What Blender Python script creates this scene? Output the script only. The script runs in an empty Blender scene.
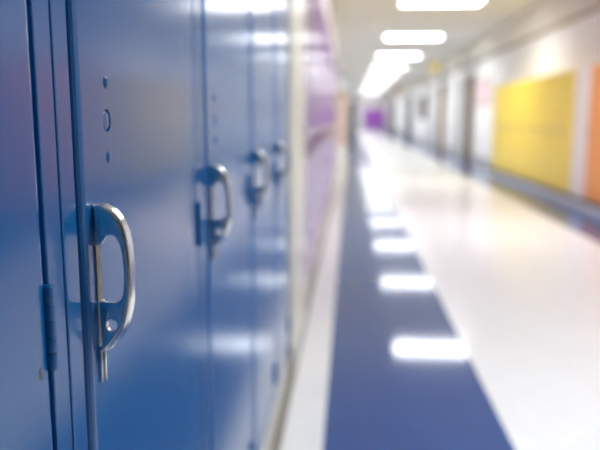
import bpy, bmesh, math, random
from mathutils import Vector, Matrix
from mathutils.geometry import tessellate_polygon

random.seed(4)
COL = bpy.context.scene.collection
SCALE = 1.15                     # everything is laid out with the camera 0.89 up, then brought to real size

# ------------------------------------------------------------------ materials
def mat(name, col, rough=0.5, metal=0.0, spec=0.5, bump=None, mottle=None, coat=0.0, coat_rough=0.05):
    m = bpy.data.materials.new(name); m.use_nodes = True
    nt = m.node_tree; b = nt.nodes['Principled BSDF']
    b.inputs['Base Color'].default_value = (*col, 1)
    b.inputs['Roughness'].default_value = rough
    b.inputs['Metallic'].default_value = metal
    b.inputs['Specular IOR Level'].default_value = spec
    b.inputs['Coat Weight'].default_value = coat
    b.inputs['Coat Roughness'].default_value = coat_rough
    tc = nt.nodes.new('ShaderNodeTexCoord')
    if bump:
        sc, st, dist = bump
        n = nt.nodes.new('ShaderNodeTexNoise'); n.inputs['Scale'].default_value = sc; n.inputs['Detail'].default_value = 3
        bp = nt.nodes.new('ShaderNodeBump'); bp.inputs['Strength'].default_value = st; bp.inputs['Distance'].default_value = dist
        nt.links.new(tc.outputs['Object'], n.inputs['Vector']); nt.links.new(n.outputs['Fac'], bp.inputs['Height'])
        nt.links.new(bp.outputs['Normal'], b.inputs['Normal'])
        if coat: nt.links.new(bp.outputs['Normal'], b.inputs['Coat Normal'])
    if mottle:
        sc, amt = mottle
        n = nt.nodes.new('ShaderNodeTexNoise'); n.inputs['Scale'].default_value = sc; n.inputs['Detail'].default_value = 4
        r = nt.nodes.new('ShaderNodeMapRange')
        r.inputs['To Min'].default_value = 1 - amt; r.inputs['To Max'].default_value = 1 + amt
        mx = nt.nodes.new('ShaderNodeMix'); mx.data_type = 'RGBA'; mx.blend_type = 'MULTIPLY'
        mx.inputs['Factor'].default_value = 1; mx.inputs['A'].default_value = (*col, 1)
        nt.links.new(tc.outputs['Object'], n.inputs['Vector']); nt.links.new(n.outputs['Fac'], r.inputs['Value'])
        nt.links.new(r.outputs['Result'], mx.inputs['B']); nt.links.new(mx.outputs['Result'], b.inputs['Base Color'])
    return m

def tile_mat(name, col, rough, spec, seam=0.93, coat=0.0, coat_rough=0.05, size=0.3048, amt=0.05):
    """vinyl floor tile / ceiling tile: faint seams every `size` metres and a mottled body"""
    m = mat(name, col, rough, 0, spec, coat=coat, coat_rough=coat_rough)
    nt = m.node_tree; b = nt.nodes['Principled BSDF']
    tc = nt.nodes.new('ShaderNodeTexCoord')
    br = nt.nodes.new('ShaderNodeTexBrick'); br.offset = 0.0; br.squash = 1.0
    br.inputs['Scale'].default_value = 1; br.inputs['Brick Width'].default_value = size; br.inputs['Row Height'].default_value = size
    br.inputs['Mortar Size'].default_value = 0.0012
    br.inputs['Color1'].default_value = (1, 1, 1, 1); br.inputs['Color2'].default_value = (.975, .975, .975, 1)
    br.inputs['Mortar'].default_value = (seam, seam, seam, 1)
    n = nt.nodes.new('ShaderNodeTexNoise'); n.inputs['Scale'].default_value = 14; n.inputs['Detail'].default_value = 5
    r = nt.nodes.new('ShaderNodeMapRange'); r.inputs['To Min'].default_value = 1 - amt; r.inputs['To Max'].default_value = 1 + amt
    m1 = nt.nodes.new('ShaderNodeMix'); m1.data_type = 'RGBA'; m1.blend_type = 'MULTIPLY'; m1.inputs['Factor'].default_value = 1
    m2 = nt.nodes.new('ShaderNodeMix'); m2.data_type = 'RGBA'; m2.blend_type = 'MULTIPLY'; m2.inputs['Factor'].default_value = 1
    m1.inputs['A'].default_value = (*col, 1)
    L = nt.links.new
    L(tc.outputs['Object'], br.inputs['Vector']); L(tc.outputs['Object'], n.inputs['Vector'])
    L(n.outputs['Fac'], r.inputs['Value']); L(br.outputs['Color'], m1.inputs['B'])
    L(m1.outputs['Result'], m2.inputs['A']); L(r.outputs['Result'], m2.inputs['B']); L(m2.outputs['Result'], b.inputs['Base Color'])
    return m

def emit_mat(name, col, strength):
    m = mat(name, (.9, .9, .9), .4)
    b = m.node_tree.nodes['Principled BSDF']
    b.inputs['Emission Color'].default_value = (*col, 1); b.inputs['Emission Strength'].default_value = strength
    return m

def paint(name, col, rough=.15):
    return mat(name, col, rough, 0, .55, bump=(160, .16, .0008), mottle=(5, .05))

M = {
    'blue':   paint('blue_paint',   (.001, .108, .335)),
    'purple': paint('purple_paint', (.29, .09, .42)),
    'yellow': paint('yellow_paint', (.94, .68, .005), .3),
    'orange': paint('orange_paint', (.86, .28, .012), .3),
    'chrome': mat('chrome', (.82, .81, .78), .2, 1.0, bump=(60, .12, .001)),
    'steel_strip': mat('worn_steel', (.23, .21, .19), .55, .2, mottle=(90, .4)),
    'bare':   mat('bare_metal_chip', (.16, .14, .12), .6),
    'white_tile': tile_mat('white_vinyl_tile', (.80, .80, .79), .2, .15),
    'blue_tile':  tile_mat('blue_vinyl_tile', (.028, .088, .27), .07, .42, seam=.9, amt=.12),
    'white_wall': mat('white_wall_paint', (.87, .86, .845), .9, 0, .1),
    'cream':  mat('cream_gloss_paint', (.77, .72, .60), .28, bump=(30, .08, .002)),
    'pillar': mat('warm_white_paint', (.88, .82, .73), .6, 0, .2),
    'rail': mat('dull_beige_rail_paint', (.42, .37, .31), .8, 0, .15),
    'beige':  mat('beige_paint', (.74, .70, .62), .9, 0, .15),
    'ceiling': tile_mat('ceiling_tile', (.84, .80, .725), .9, .1, seam=.92, size=.61, amt=.04),
    'grey_base': mat('grey_vinyl_base', (.66, .64, .60), .3, mottle=(8, .12)),
    'black_base': mat('black_vinyl_edge', (.03, .03, .03), .35),
    'toe':    mat('grimy_toe_strip', (.22, .205, .175), .5, mottle=(14, .3)),
    'wood':   mat('brown_wood', (.17, .085, .03), .7, 0, .15, mottle=(6, .25)),
    'tan':    mat('tan_wood', (.38, .24, .13), .7, 0, .15, mottle=(6, .2)),
    'pinkish': mat('pale_pink_door_paint', (.72, .55, .46), .4),
    'pale_grey': mat('pale_grey_paint', (.50, .50, .49), .4),
    'mid_grey': mat('mid_grey_paint', (.17, .17, .175), .6, 0, .2),
    'dark_grey': mat('dark_grey_paint', (.035, .035, .04), .6, 0, .2),
    'navy':   mat('dark_navy_paint', (.03, .045, .07), .4),
    'pink_paper': mat('pink_paper', (.80, .60, .62), .7),
    'red_paper': mat('red_paper', (.55, .16, .13), .6),
    'sign_yellow': mat('yellow_sign_face', (.75, .58, .12), .5),
    'sign_red': mat('red_sign_face', (.62, .20, .14), .5),
    'light_frame': mat('white_enamel', (.8, .8, .78), .4),
    'glow':   emit_mat('lamp_diffuser', (.96, .985, 1.0), 8.0),
    'steel':  mat('brushed_steel', (.6, .6, .6), .3, 1.0),
}

# ------------------------------------------------------------------ mesh helpers
def box(bm, x0, x1, y0, y1, z0, z1, bevel=0.0, mi=0, seg=2):
    vs = [bm.verts.new((x, y, z)) for x in (x0, x1) for y in (y0, y1) for z in (z0, z1)]
    q = [(0, 1, 3, 2), (4, 6, 7, 5), (0, 4, 5, 1), (2, 3, 7, 6), (0, 2, 6, 4), (1, 5, 7, 3)]
    fs = [bm.faces.new([vs[i] for i in f]) for f in q]
    for f in fs: f.material_index = mi
    if bevel:
        es = list({e for f in fs for e in f.edges})
        bmesh.ops.bevel(bm, geom=es, offset=bevel, segments=seg, profile=.5, affect='EDGES', material=-1)

def cyl(bm, c, r, h, axis='Z', n=20, bevel=0.0):
    m = Matrix.Translation(c)
    if axis == 'X': m = m @ Matrix.Rotation(math.pi / 2, 4, 'Y')
    if axis == 'Y': m = m @ Matrix.Rotation(math.pi / 2, 4, 'X')
    g = bmesh.ops.create_cone(bm, cap_ends=True, segments=n, radius1=r, radius2=r, depth=h, matrix=m)
    if bevel:
        vs = set(g['verts'])
        es = [e for e in bm.edges if e.verts[0] in vs and e.verts[1] in vs and
              any(len(f.verts) == n for f in e.link_faces)]
        bmesh.ops.bevel(bm, geom=es, offset=bevel, segments=3, profile=.5, affect='EDGES')

def smooth_small(me, deg):
    """round the bevels but keep the large faces truly flat"""
    for p in me.polygons: p.use_smooth = True
    me.set_sharp_from_angle(angle=math.radians(deg))
    big = [p.area > 2e-4 for p in me.polygons]
    me.polygons.foreach_set('use_smooth', [not b for b in big])
    eb = {}
    for p, b in zip(me.polygons, big):
        for k in p.edge_keys: eb[k] = eb.get(k, False) or b
    for e in me.edges:
        if eb.get(tuple(sorted(e.vertices)), False): e.use_edge_sharp = True

def mesh_of(bm, name, mats, smooth=False):
    bmesh.ops.recalc_face_normals(bm, faces=bm.faces[:])
    me = bpy.data.meshes.new(name); bm.to_mesh(me); bm.free()
    for m in (mats if isinstance(mats, (list, tuple)) else [mats]): me.materials.append(m)
    if smooth:
        smooth_small(me, 38)
    return me

def link(name, me, parent=None, loc=(0, 0, 0)):
    o = bpy.data.objects.new(name, me); COL.objects.link(o); o.location = loc
    if parent: o.parent = parent
    return o

def part(name, bm, mats, parent=None, smooth=False, label=None):
    o = link(name, mesh_of(bm, name, mats, smooth), parent)
    if label: o['label'] = label
    return o

def struct(name, bm, mats, smooth=False):
    o = part(name, bm, mats, None, smooth); o['kind'] = 'structure'; return o

def tag(o, label, cat, group=None):
    o['label'] = label; o['category'] = cat
    if group: o['group'] = group
    return o

def empty(name, loc, rz=0):
    o = bpy.data.objects.new(name, None); COL.objects.link(o)
    o.location = loc; o.rotation_euler = (0, 0, rz); o.empty_display_size = .1
    return o

def copy_tree(src, parent=None):
    c = src.copy(); COL.objects.link(c)
    if parent: c.parent = parent
    for k in list(src.children): copy_tree(k, c)
    return c

# ------------------------------------------------------------------ the locker pull: a cast chrome C with a padlock eye
def smooth_path(pts, n=6):
    out = []
    P = [Vector(p) for p in pts]
    for i in range(len(P) - 1):
        p0 = P[max(i - 1, 0)]; p1 = P[i]; p2 = P[i + 1]; p3 = P[min(i + 2, len(P) - 1)]
        for k in range(n):
            t = k / n
            out.append(.5 * ((2 * p1) + (-p0 + p2) * t + (2 * p0 - 5 * p1 + 4 * p2 - p3) * t * t + (-p0 + 3 * p1 - 3 * p2 + p3) * t ** 3))
    out.append(P[-1])
    return out

def offset_loop(pts, d):
    n = len(pts); res = []
    for i in range(n):
        a, b, c = pts[i - 1], pts[i], pts[(i + 1) % n]
        t1 = (b - a); t2 = (c - b)
        if t1.length < 1e-9: t1 = t2
        if t2.length < 1e-9: t2 = t1
        t1 = t1.normalized(); t2 = t2.normalized()
        nn = (Vector((-t1.y, t1.x)) + Vector((-t2.y, t2.x)))
        if nn.length < 1e-6: nn = Vector((-t1.y, t1.x))
        nn.normalize()
        res.append(b + nn * d)
    return res

def handle_mesh(bm, y0, th):
    outer = smooth_path([(.0000, .8232), (.0040, .8236), (.0110, .8224), (.0185, .8172), (.0245, .8085), (.0280, .7965), (.0296, .7800),
                         (.0296, .7600), (.0285, .7445), (.0255, .7315), (.0205, .7200), (.0135, .7110), (.0070, .7045), (.0000, .7025)], 5)
    inner = smooth_path([(.0000, .7460), (.0060, .7455), (.0130, .7450), (.0185, .7460), (.0218, .7510), (.0232, .7610), (.0232, .7770),
                         (.0215, .7900), (.0170, .7985), (.0115, .7990), (.0080, .7950), (.0060, .7920), (.0000, .7905)], 5)
    loop = [Vector((p.x, p.y)) for p in outer + inner]
    hole = [Vector((.0120 + .0047 * math.cos(a), .7262 + .0051 * math.sin(a))) for a in [2 * math.pi * k / 20 for k in range(20)]]
    # make the loop counter-clockwise so that offset_loop(+) goes inwards
    def area(l): return sum(l[i - 1].x * l[i].y - l[i].x * l[i - 1].y for i in range(len(l)))
    is_out = [i < len(outer) for i in range(len(loop))]
    if area(loop) < 0: loop.reverse(); is_out.reverse()
    if area(hole) > 0: hole.reverse()
    # across the thickness: the outer rim is a full half-round, the inner edges stay crisp and the web is thin
    R = .0040; q = [math.pi / 2 * k / 4 for k in range(5)]
    half = [(R * (1 - math.sin(t)), R * (1 - math.cos(t)), .0006 * (1 - math.sin(t)), .0006 * (1 - math.cos(t))) for t in q]
    tw = th * .36
    prof = half + [(-.0009, th / 2, 0, tw / 2)] + [(do, th - yo, di, tw - yi) for do, yo, di, yi in reversed(half)]
    rings = []
    for do, yo, di, yi in prof:
        l1 = offset_loop(loop, do); l2 = offset_loop(loop, di)
        ring = []
        for k in range(len(loop)):
            p, y = (l1[k], yo) if is_out[k] else (l2[k], yi)
            ring.append(bm.verts.new((max(p.x, -.001), y0 + y, p.y)))
        rings.append(ring)
    for a, b in zip(rings, rings[1:]):
        for i in range(len(a)):
            try: bm.faces.new((a[i - 1], a[i], b[i], b[i - 1]))
            except ValueError: pass
    hv0 = [bm.verts.new((p.x, y0 + .0002, p.y)) for p in hole]
    hv1 = [bm.verts.new((p.x, y0 + th * .36, p.y)) for p in hole]
    for i in range(len(hole)): bm.faces.new((hv0[i - 1], hv0[i], hv1[i], hv1[i - 1]))
    for ring, hv in ((rings[0], hv0), (rings[-1], hv1)):
        vs = ring + hv
        tris = tessellate_polygon([[Vector((v.co.x, v.co.z, 0)) for v in ring], [Vector((v.co.x, v.co.z, 0)) for v in hv]])
        for t in tris:
            try: bm.faces.new([vs[i] for i in t])
            except ValueError: pass

# ------------------------------------------------------------------ lockers
W = .452                   # pitch of one locker
ST = .027                  # stile width of its frame
BZ = .10                   # height of the base the lockers stand on
HZ = [.16, .722, 1.40]     # hinge heights

def cut(me, cutter_bm):
    """boolean-cut a mesh with another one (evaluated at once, no modifier left behind)"""
    a = bpy.data.objects.new('tmp', me); COL.objects.link(a)
    cm = bpy.data.meshes.new('tmpc'); cutter_bm.to_mesh(cm); cutter_bm.free()
    c = bpy.data.objects.new('tmpc', cm); COL.objects.link(c)
    md = a.modifiers.new('b', 'BOOLEAN'); md.operation = 'DIFFERENCE'; md.object = c; md.solver = 'EXACT'
    bpy.context.view_layer.update()
    new = bpy.data.meshes.new_from_object(a.evaluated_get(bpy.context.evaluated_depsgraph_get()))
    bpy.data.objects.remove(a); bpy.data.objects.remove(c)
    bpy.data.meshes.remove(me); bpy.data.meshes.remove(cm)
    return new

def make_locker(name, key, top):
    """front faces local +X at x = 0; local y runs from the handle side to the hinge side; z is measured from the floor"""
    paint_ = M[key]
    t = empty(name, (0, 0, 0))
    # carcass with its front frame
    bm = bmesh.new()
    box(bm, -.30, -.060, .001, W - .001, BZ, top)
    box(bm, -.062, -.0016, .0010, ST, BZ, top, .0018)
    box(bm, -.062, -.0016, W - ST, W - .0010, BZ, top, .0018)
    box(bm, -.062, -.0022, ST - .002, W - ST + .002, BZ, BZ + .03, .0014)
    box(bm, -.062, -.0022, ST - .002, W - ST + .002, top - .03, top, .0014)
    part('cabinet', bm, paint_, t)
    # door: a folded steel pan, pressed louvres at the top, a pocket for the number plug
    bm = bmesh.new()
    d0, d1, z0, z1 = ST + .0066, W - ST - .0045, BZ + .034, top - .034
    box(bm, -.0185, 0, d0, d1, z0, z1, .0085, seg=5)
    me = mesh_of(bm, 'door', paint_)
    cb = bmesh.new(); cyl(cb, (0, .0945, .888), .0093, .0050, 'X', 32)
    me = cut(me, cb); me.name = 'door'
    bm = bmesh.new(); bm.from_mesh(me)
    for k in range(5):                                   # louvre ridges
        zz = top - .13 - k * .022
        box(bm, -.003, .0035, W / 2 - .06, W / 2 + .06, zz, zz + .008, .003)
    bm.to_mesh(me); bm.free()
    smooth_small(me, 36)
    door = link('door', me, t)
    # sub-parts of the door
    bm = bmesh.new(); cyl(bm, (-.0022, .0942, .8878), .0078, .0036, 'X', 32, .0012); part('plug', bm, paint_, door, True)
    for zz in (.919, .858):
        bm = bmesh.new()
        bmesh.ops.create_uvsphere(bm, u_segments=20, v_segments=12, radius=1, matrix=Matrix.Translation((-.0006, .095, zz)) @ Matrix.Diagonal((.0026, .0046, .0056, 1)))
        part('rivet', bm, paint_, door, True)
    bm = bmesh.new(); handle_mesh(bm, ST + .0250, .0125); box(bm, -.001, .0028, ST + .0238, ST + .0372, .7085, .7455, .0008); part('handle', bm, M['chrome'], door, True, 'chrome pull with padlock eye')
    bm = bmesh.new()
    box(bm, -.001, .0016, ST + .0265, ST + .0365, .7430, .7920, .0004)
    part('wear_strip', bm, M['steel_strip'], door, False, 'scuffed bare steel strip behind the pull')
    bm = bmesh.new()
    box(bm, -.001, .0026, ST + .0252, ST + .0352, .6780, .7065, .0008)
    box(bm, .0020, .0046, ST + .0278, ST + .0312, .6780, .7065, .0008)
    part('latch_plate', bm, M['chrome'], door, True, 'ridged chrome latch tail below the pull')
    # hinges
    for zz in HZ:
        if zz + .06 > top - .05: continue
        bm = bmesh.new()
        for k in range(5):
            cyl(bm, (.0004, W - ST - .0065, zz + .0058 + .0116 * k), .0045, .0112, 'Z', 16, .0006)
        cyl(bm, (.0004, W - ST - .0065, zz + .029), .0036, .059, 'Z', 12)
        part('hinge', bm, paint_, t, True)
    return t

def bank(proto, n, p0, step, rz, labels, group, cat='locker'):
    for i in range(n):
        o = proto if i == 0 else copy_tree(proto)
        o.location = (p0[0] + step[0] * i, p0[1] + step[1] * i, 0)
        o.rotation_euler = (0, 0, rz)
        tag(o, labels[i], cat, group)
        yield o

ORD = ['first', 'second', 'third', 'fourth', 'fifth', 'sixth', 'seventh', 'eighth', 'ninth', 'tenth', 'eleventh', 'twelfth',
       'thirteenth', 'fourteenth', 'fifteenth', 'sixteenth']
XL, XR = -.20, 2.31        # door planes of the left and right lockers
TOPL, TOPR = 1.68, 1.385
ZC = 2.44                  # ceiling
Y0, Y1 = -13.0, 47.9        # ends of the corridor

blue_labels = ['blue steel locker cut off by the left edge of the photo',
               'blue steel locker with the big sharp chrome pull in focus',
               'blue steel locker just past the one with the sharp pull, its pull blurred',
               'third blue steel locker counting from the cream pillar back past the sharp-pulled one',
               'last blue steel locker, standing against the cream pillar']
blue_labels[3] = 'blue steel locker next but one to the cream pillar'
blue = list(bank(make_locker('locker', 'blue', TOPL), 5, (XL, .008, 0), (0, W), 0, blue_labels, 'blue lockers along the left wall'))
# a chip in the paint, low on the door at the picture's left edge
bm = bmesh.new()
vs = [bm.verts.new((.0003, .404 + .0022 * math.cos(a) * r, .7245 + .0052 * math.sin(a) * r)) for a, r in
      [(2 * math.pi * k / 14, .65 + .5 * random.random()) for k in range(14)]]
f = bm.faces.new(vs); g = bmesh.ops.extrude_face_region(bm, geom=[f])
bmesh.ops.translate(bm, vec=(-.0006, 0, 0), verts=[v for v in g['geom'] if isinstance(v, bmesh.types.BMVert)])
chip = part('paint_chip', bm, M['bare'], [c for c in blue[0].children if c.name.startswith('door')][0], False, 'small chip of missing paint')

PY = 2.94
purple_labels = ['purple steel locker standing against the cream pillar'] + \
                ['%s purple steel locker past the cream pillar on the left wall' % ORD[i] for i in range(1, 14)] + \
                ['last purple steel locker at the far end of the left row']
list(bank(make_locker('locker', 'purple', TOPL), 15, (XL, PY, 0), (0, W), 0, purple_labels, 'purple lockers along the left wall'))

YY = 7.30
ylab = ['yellow steel locker beside the white pillar that parts it from the orange ones'] + \
       ['%s yellow steel locker from the white pillar on the right' % ORD[i] for i in range(1, 8)] + \
       ['last yellow steel locker, at the end towards the pink notice']
list(bank(make_locker('locker', 'yellow', TOPR), 9, (XR, YY + W, 0), (0, W), math.pi, ylab, 'yellow lockers along the right wall'))

olab = ['orange steel locker beside the white pillar, next to the yellow ones',
        'second orange steel locker from the white pillar, cut by the right edge of the photo',
        'third orange steel locker from the white pillar, at the edge of the view',
        'fourth orange steel locker from the white pillar, beyond the right edge']
list(bank(make_locker('locker', 'orange', TOPR), 4, (XR, 6.87, 0), (0, -W), math.pi, olab, 'orange lockers along the right wall'))

elab = ['purple steel locker on the far end wall, leftmost of its three', 'purple steel locker on the far end wall, middle of its three',
        'purple steel locker on the far end wall, rightmost, in the corner']
EX = .95
end_proto = make_locker('locker', 'purple', 1.50)
list(bank(end_proto, 3, (EX, Y1 - .33, 0), (W, 0), -math.pi / 2, elab, 'purple lockers on the end wall'))
# ------------------------------------------------------------------ the setting
PE = PY + 15 * W           # end of the purple row
# floor: white tile with a blue stripe on the left and a blue border on the right
bm = bmesh.new()
def strip(x0, x1, mi, y0=Y0, y1=Y1):
    box(bm, x0, x1, y0, y1, -.08, 0, 0, mi)
strip(-.75, -.064, 0); strip(-.064, .458, 1); strip(.458, 1.80, 0); strip(1.80, 2.9, 1)
struct('floor', bm, [M['white_tile'], M['blue_tile']])
bm = bmesh.new(); box(bm, -.75, 2.9, Y0, Y1, ZC, ZC + .08); struct('ceiling', bm, M['ceiling'])

# left wall: back of the locker recess, upper wall, pillar, recess past the lockers
bm = bmesh.new()
box(bm, -.75, -.505, Y0, 22.4, 0, ZC)
box(bm, -.51, -.198, Y0, .004, 0, ZC)
box(bm, -.51, -.203, -.004, PE + .06, TOPL + .004, ZC)
box(bm, -.51, -.200, PE + .004, PE + .22, 0, ZC)
box(bm, -.75, -.06, 22.6, Y1, 0, ZC)
struct('wall_left', bm, M['white_wall'])
bm = bmesh.new()
box(bm, -.51, -.190, 5 * W + .014, PY - .006, 0, TOPL + .004, .006)
box(bm, -.51, -.190, 5 * W + .014, PY - .006, TOPL + .004, ZC, .006)
struct('trim_1', bm, M['cream'])
# cross wall behind the recess with its pale door
bm = bmesh.new(); box(bm, -.75, -.06, 22.4, 22.6, 0, ZC); struct('wall_cross', bm, M['white_wall'])

# right wall; the lockers stand out from it, with a white pillar between the yellow and the orange ones
XW = 2.62
YA, YB = 6.87 - 4 * W, YY + 9 * W
bm = bmesh.new(); box(bm, XW, 2.9, Y0, Y1, 0, ZC); struct('wall_right', bm, M['white_wall'])
bm = bmesh.new(); box(bm, XR - .006, XW + .01, 6.874, YY - .004, 0, TOPR + .004, .004); struct('trim_5', bm, M['pillar'])
bm = bmesh.new(); box(bm, -.75, 2.9, Y1, Y1 + .2, 0, ZC); struct('wall_far', bm, M['white_wall'])
bm = bmesh.new(); box(bm, -.75, 2.9, Y0 - .2, Y0, 0, ZC); struct('wall_back', bm, M['white_wall'])
# beige bulkhead under the ceiling, along the right wall
bm = bmesh.new(); box(bm, XW - .10, XW + .02, Y0, Y1, 2.05, ZC, .004); struct('trim_2', bm, M['beige'])
bm = bmesh.new(); box(bm, XW - .04, XW + .01, Y0, Y1, 2.02, 2.05, .003); struct('trim_3', bm, M['rail'])

# bases
bm = bmesh.new(); box(bm, EX - .004, EX + 3 * W, Y1 - .326, Y1, 0, BZ, .002); struct('baseboard_far', bm, M['grey_base'])
bm = bmesh.new()
box(bm, -.505, -.204, .004, 5 * W + .012, 0, BZ, .002)
box(bm, -.505, -.204, PY - .004, PE + .004, 0, BZ, .002)
box(bm, -.22, -.196, PE + .01, PE + .22, 0, BZ, .002)
box(bm, -.22, -.186, 5 * W + .014, PY - .006, 0, BZ, .002)
struct('baseboard_left', bm, M['grey_base'])
bm = bmesh.new(); box(bm, -.23, -.178, Y0, PE + .22, 0, .006, .002); struct('trim_4', bm, M['toe'])
bm = bmesh.new()
for (x, a, b) in ((XR, YA - .004, YB + .004), (XW, Y0, YA - .004), (XW, YB + .004, Y1 - .33)):
    e = .31 if x == XR else .02
    box(bm, x - .014, x + e, a, b, 0, BZ - .042, .003)
    box(bm, x - .014, x + e, a, b, BZ - .042, BZ, .003, 1)
struct('baseboard_right', bm, [M['grey_base'], M['black_base']])

# ------------------------------------------------------------------ ceiling lights
LAMP_W = 19.0
LX0, LX1, LD = .66, 1.75, .52
def make_light():
    t = empty('ceiling_light', (0, 0, 0))
    bm = bmesh.new()
    w, d = (LX1 - LX0) / 2, LD / 2
    for a in ((-w, w, -d, -d + .02), (-w, w, d - .02, d), (-w, -w + .02, -d + .02, d - .02), (w - .02, w, -d + .02, d - .02)):
        box(bm, a[0], a[1], a[2], a[3], -.014, 0, .002)
    part('frame', bm, M['light_frame'], t)
    bm = bmesh.new(); box(bm, -w + .018, w - .018, -d + .018, d - .018, -.010, -.002, .002)
    part('diffuser', bm, M['glow'], t)
    # the downward share of the fitting's output (a prismatic panel throws most of its light down)
    ld = bpy.data.lights.new('lamp', 'AREA'); ld.shape = 'RECTANGLE'
    ld.size = (2 * w - .06) * SCALE; ld.size_y = (2 * d - .06) * SCALE
    ld.energy = LAMP_W; ld.spread = math.radians(150); ld.color = (.96, .985, 1.0)
    lo = bpy.data.objects.new('lamp', ld); COL.objects.link(lo); lo.location = (0, 0, -.016); lo.parent = t
    return t
LY = [9.6 + 4.05 * k for k in range(-2, 10)]
proto = make_light(); k_vis = 0
for i, y in enumerate(LY):
    o = proto if i == 0 else copy_tree(proto)
    o.location = ((LX0 + LX1) / 2, y, ZC)
    if i < 2: lab = 'ceiling light panel above the camera, %s before the one cut by the top edge' % ORD[1 - i]
    elif i == 2: lab = 'glowing ceiling light panel cut by the top edge of the photo'
    elif i == len(LY) - 1: lab = 'last glowing ceiling light panel, nearest the far end wall'
    else: lab = 'glowing ceiling light panel, %s from the one cut by the top edge' % ORD[i - 2]
    tag(o, lab, 'ceiling light', 'ceiling light panels down the corridor')

# ------------------------------------------------------------------ doors, notices and signs far down the corridor
def side_door(n, y0, y1, z1, panel, frame, knob_low=True):
    bm = bmesh.new(); fw = .045; y0 *= 1.282; y1 *= 1.282; z1 = .89 + (z1 - .89) * 1.134
    box(bm, XW - .022, XW, y0 - fw, y0, 0, z1 + fw, .004); box(bm, XW - .022, XW, y1, y1 + fw, 0, z1 + fw, .004)
    box(bm, XW - .022, XW, y0, y1, z1, z1 + fw, .004)
    o = struct('door_%d' % n, bm, M[frame])
    bm = bmesh.new(); box(bm, XW - .018, XW - .002, y0, y1, .005, z1, .003); part('door_panel', bm, M[panel], o)
    bm = bmesh.new(); yk = y0 + .06
    cyl(bm, (XW - .03, yk, .82), .006, .03, 'X', 12); cyl(bm, (XW - .047, yk, .82), .018, .014, 'X', 16, .004)
    part('door_handle', bm, M['steel'], o, True)
side_door(1, 11.70, 12.30, 1.66, 'wood', 'wood')
side_door(2, 12.80, 13.55, 1.66, 'pale_grey', 'pale_grey')
side_door(3, 15.10, 15.95, 1.66, 'tan', 'wood')
side_door(4, 16.90, 17.70, 1.66, 'pale_grey', 'mid_grey')
side_door(5, 23.2, 25.6, 1.70, 'dark_grey', 'dark_grey')
side_door(6, 30.6, 33.6, 1.75, 'mid_grey', 'mid_grey')
side_door(7, 34.4, 35.4, 1.66, 'navy', 'dark_grey')

# pale pink door in a wooden frame, on the cross wall beyond the left lockers
bm = bmesh.new(); yw = 22.4
box(bm, -.505, -.47, yw - .03, yw, 0, 1.66, .004); box(bm, -.10, -.06, yw - .03, yw, 0, 1.66, .004); box(bm, -.505, -.06, yw - .03, yw, 1.60, 1.72, .004)
d8 = struct('door_8', bm, M['tan'])
bm = bmesh.new(); box(bm, -.47, -.10, yw - .02, yw - .004, .005, 1.60, .003); part('door_panel', bm, M['pinkish'], d8)
# dark door on the end wall
bm = bmesh.new(); yw = Y1
box(bm, -.06, 0, yw - .04, yw, 0, 1.9, .004); box(bm, .40, .46, yw - .04, yw, 0, 1.9, .004); box(bm, -.06, .46, yw - .04, yw, 1.9, 1.96, .004)
d9 = struct('door_9', bm, M['mid_grey'])
bm = bmesh.new(); box(bm, 0, .40, yw - .03, yw - .005, .005, 1.9, .003); part('door_panel', bm, M['navy'], d9)
bm = bmesh.new(); box(bm, .07, .33, yw - .036, yw - .02, 1.1, 1.75, .003); part('door_window', bm, M['mid_grey'], d9)

def wall_panel(name, y0, y1, z0, z1, face, edge, label, cat):
    z0 = .89 + (z0 - .89) * 1.134; z1 = .89 + (z1 - .89) * 1.134
    t = empty(name, (XW - .002, (y0 + y1) / 2 * 1.282, (z0 + z1) / 2)); h = (y1 - y0) / 2 * 1.282; v = (z1 - z0) / 2; e = .02
    bm = bmesh.new()
    for a in ((-h, h, -v, -v + e), (-h, h, v - e, v), (-h, -h + e, -v + e, v - e), (h - e, h, -v + e, v - e)):
        box(bm, -.016, 0, a[0], a[1], a[2], a[3], .002)
    part('frame', bm, M[edge], t)
    bm = bmesh.new(); box(bm, -.010, 0, -h + .015, h - .015, -v + .015, v - .015); part('sheet', bm, M[face], t)
    return tag(t, label, cat)
wall_panel('notice_board', 10.25, 11.35, 1.10, 1.56, 'pink_paper', 'tan', 'pale pink notice board between the yellow lockers and the brown door', 'notice board')
b2 = wall_panel('notice_board', 18.7, 20.6, .86, 1.56, 'dark_grey', 'mid_grey', 'dark notice board with red paper, far down the right wall', 'notice board')
bm = bmesh.new(); box(bm, -.014, -.009, -.85, -.40, -.27, .27, .001); part('poster', bm, M['red_paper'], b2, False, 'red sheet of paper')
wall_panel('notice_board', 35.8, 36.9, .75, 1.5, 'pink_paper', 'tan', 'pinkish notice board beside the end lockers, farthest on the right wall', 'notice board')

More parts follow.
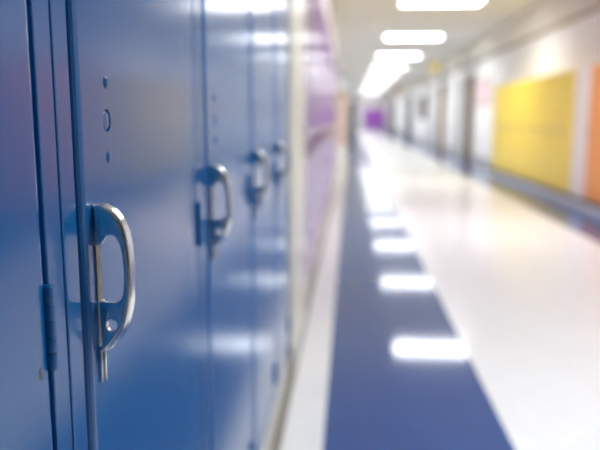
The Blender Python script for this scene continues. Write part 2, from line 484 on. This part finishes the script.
def blade_sign(name, x0, x1, y, z0, z1, face, label, cat):
    t = empty(name, ((x0 + x1) / 2, y * 1.13, z1)); w = (x1 - x0) / 2
    bm = bmesh.new(); box(bm, -w, w, -.02, .02, z0 - z1, 0, .006); part('sign_face', bm, M[face], t)
    bm = bmesh.new(); cyl(bm, (0, 0, (ZC - z1) / 2), .01, ZC - z1, 'Z', 12); part('stem', bm, M['steel'], t, True)
    return tag(t, label, cat)
blade_sign('hanging_sign', 2.02, 2.30, 16.0, 2.10, 2.29, 'sign_yellow', 'small yellow sign hanging from the ceiling on the right', 'sign')
blade_sign('hanging_sign', 1.86, 2.16, 27.5, 2.12, 2.30, 'sign_red', 'small reddish sign hanging from the ceiling far down the corridor', 'sign')

# ------------------------------------------------------------------ to real size
done = set()
for o in bpy.data.objects:
    o.location = o.location * SCALE
    if o.type == 'MESH' and o.data.name not in done:
        o.data.transform(Matrix.Scale(SCALE, 4)); done.add(o.data.name)

# ------------------------------------------------------------------ camera, world, view
cam = bpy.data.cameras.new('camera'); co = bpy.data.objects.new('camera', cam); COL.objects.link(co)
cam.sensor_width = 36; cam.lens = 40.8; cam.clip_start = .02; cam.clip_end = 200
co.location = (0, 0, .89 * SCALE)
co.rotation_euler = (math.radians(90 - 8.9423), 0, math.radians(4.1544))
cam.dof.use_dof = True; cam.dof.focus_distance = .498 * SCALE; cam.dof.aperture_fstop = 4.0 / SCALE
bpy.context.scene.camera = co

w = bpy.data.worlds.new('world'); bpy.context.scene.world = w; w.use_nodes = True
w.node_tree.nodes['Background'].inputs['Color'].default_value = (.8, .85, .9, 1)
w.node_tree.nodes['Background'].inputs['Strength'].default_value = .2

sc = bpy.context.scene
sc.view_settings.view_transform = 'Standard'; sc.view_settings.look = 'None'
sc.view_settings.gamma = 1; sc.view_settings.use_curve_mapping = False
sc.view_settings.exposure = 0.85
sc.cycles.max_bounces = 12; sc.cycles.diffuse_bounces = 6; sc.cycles.glossy_bounces = 6
sc.cycles.use_denoising = True
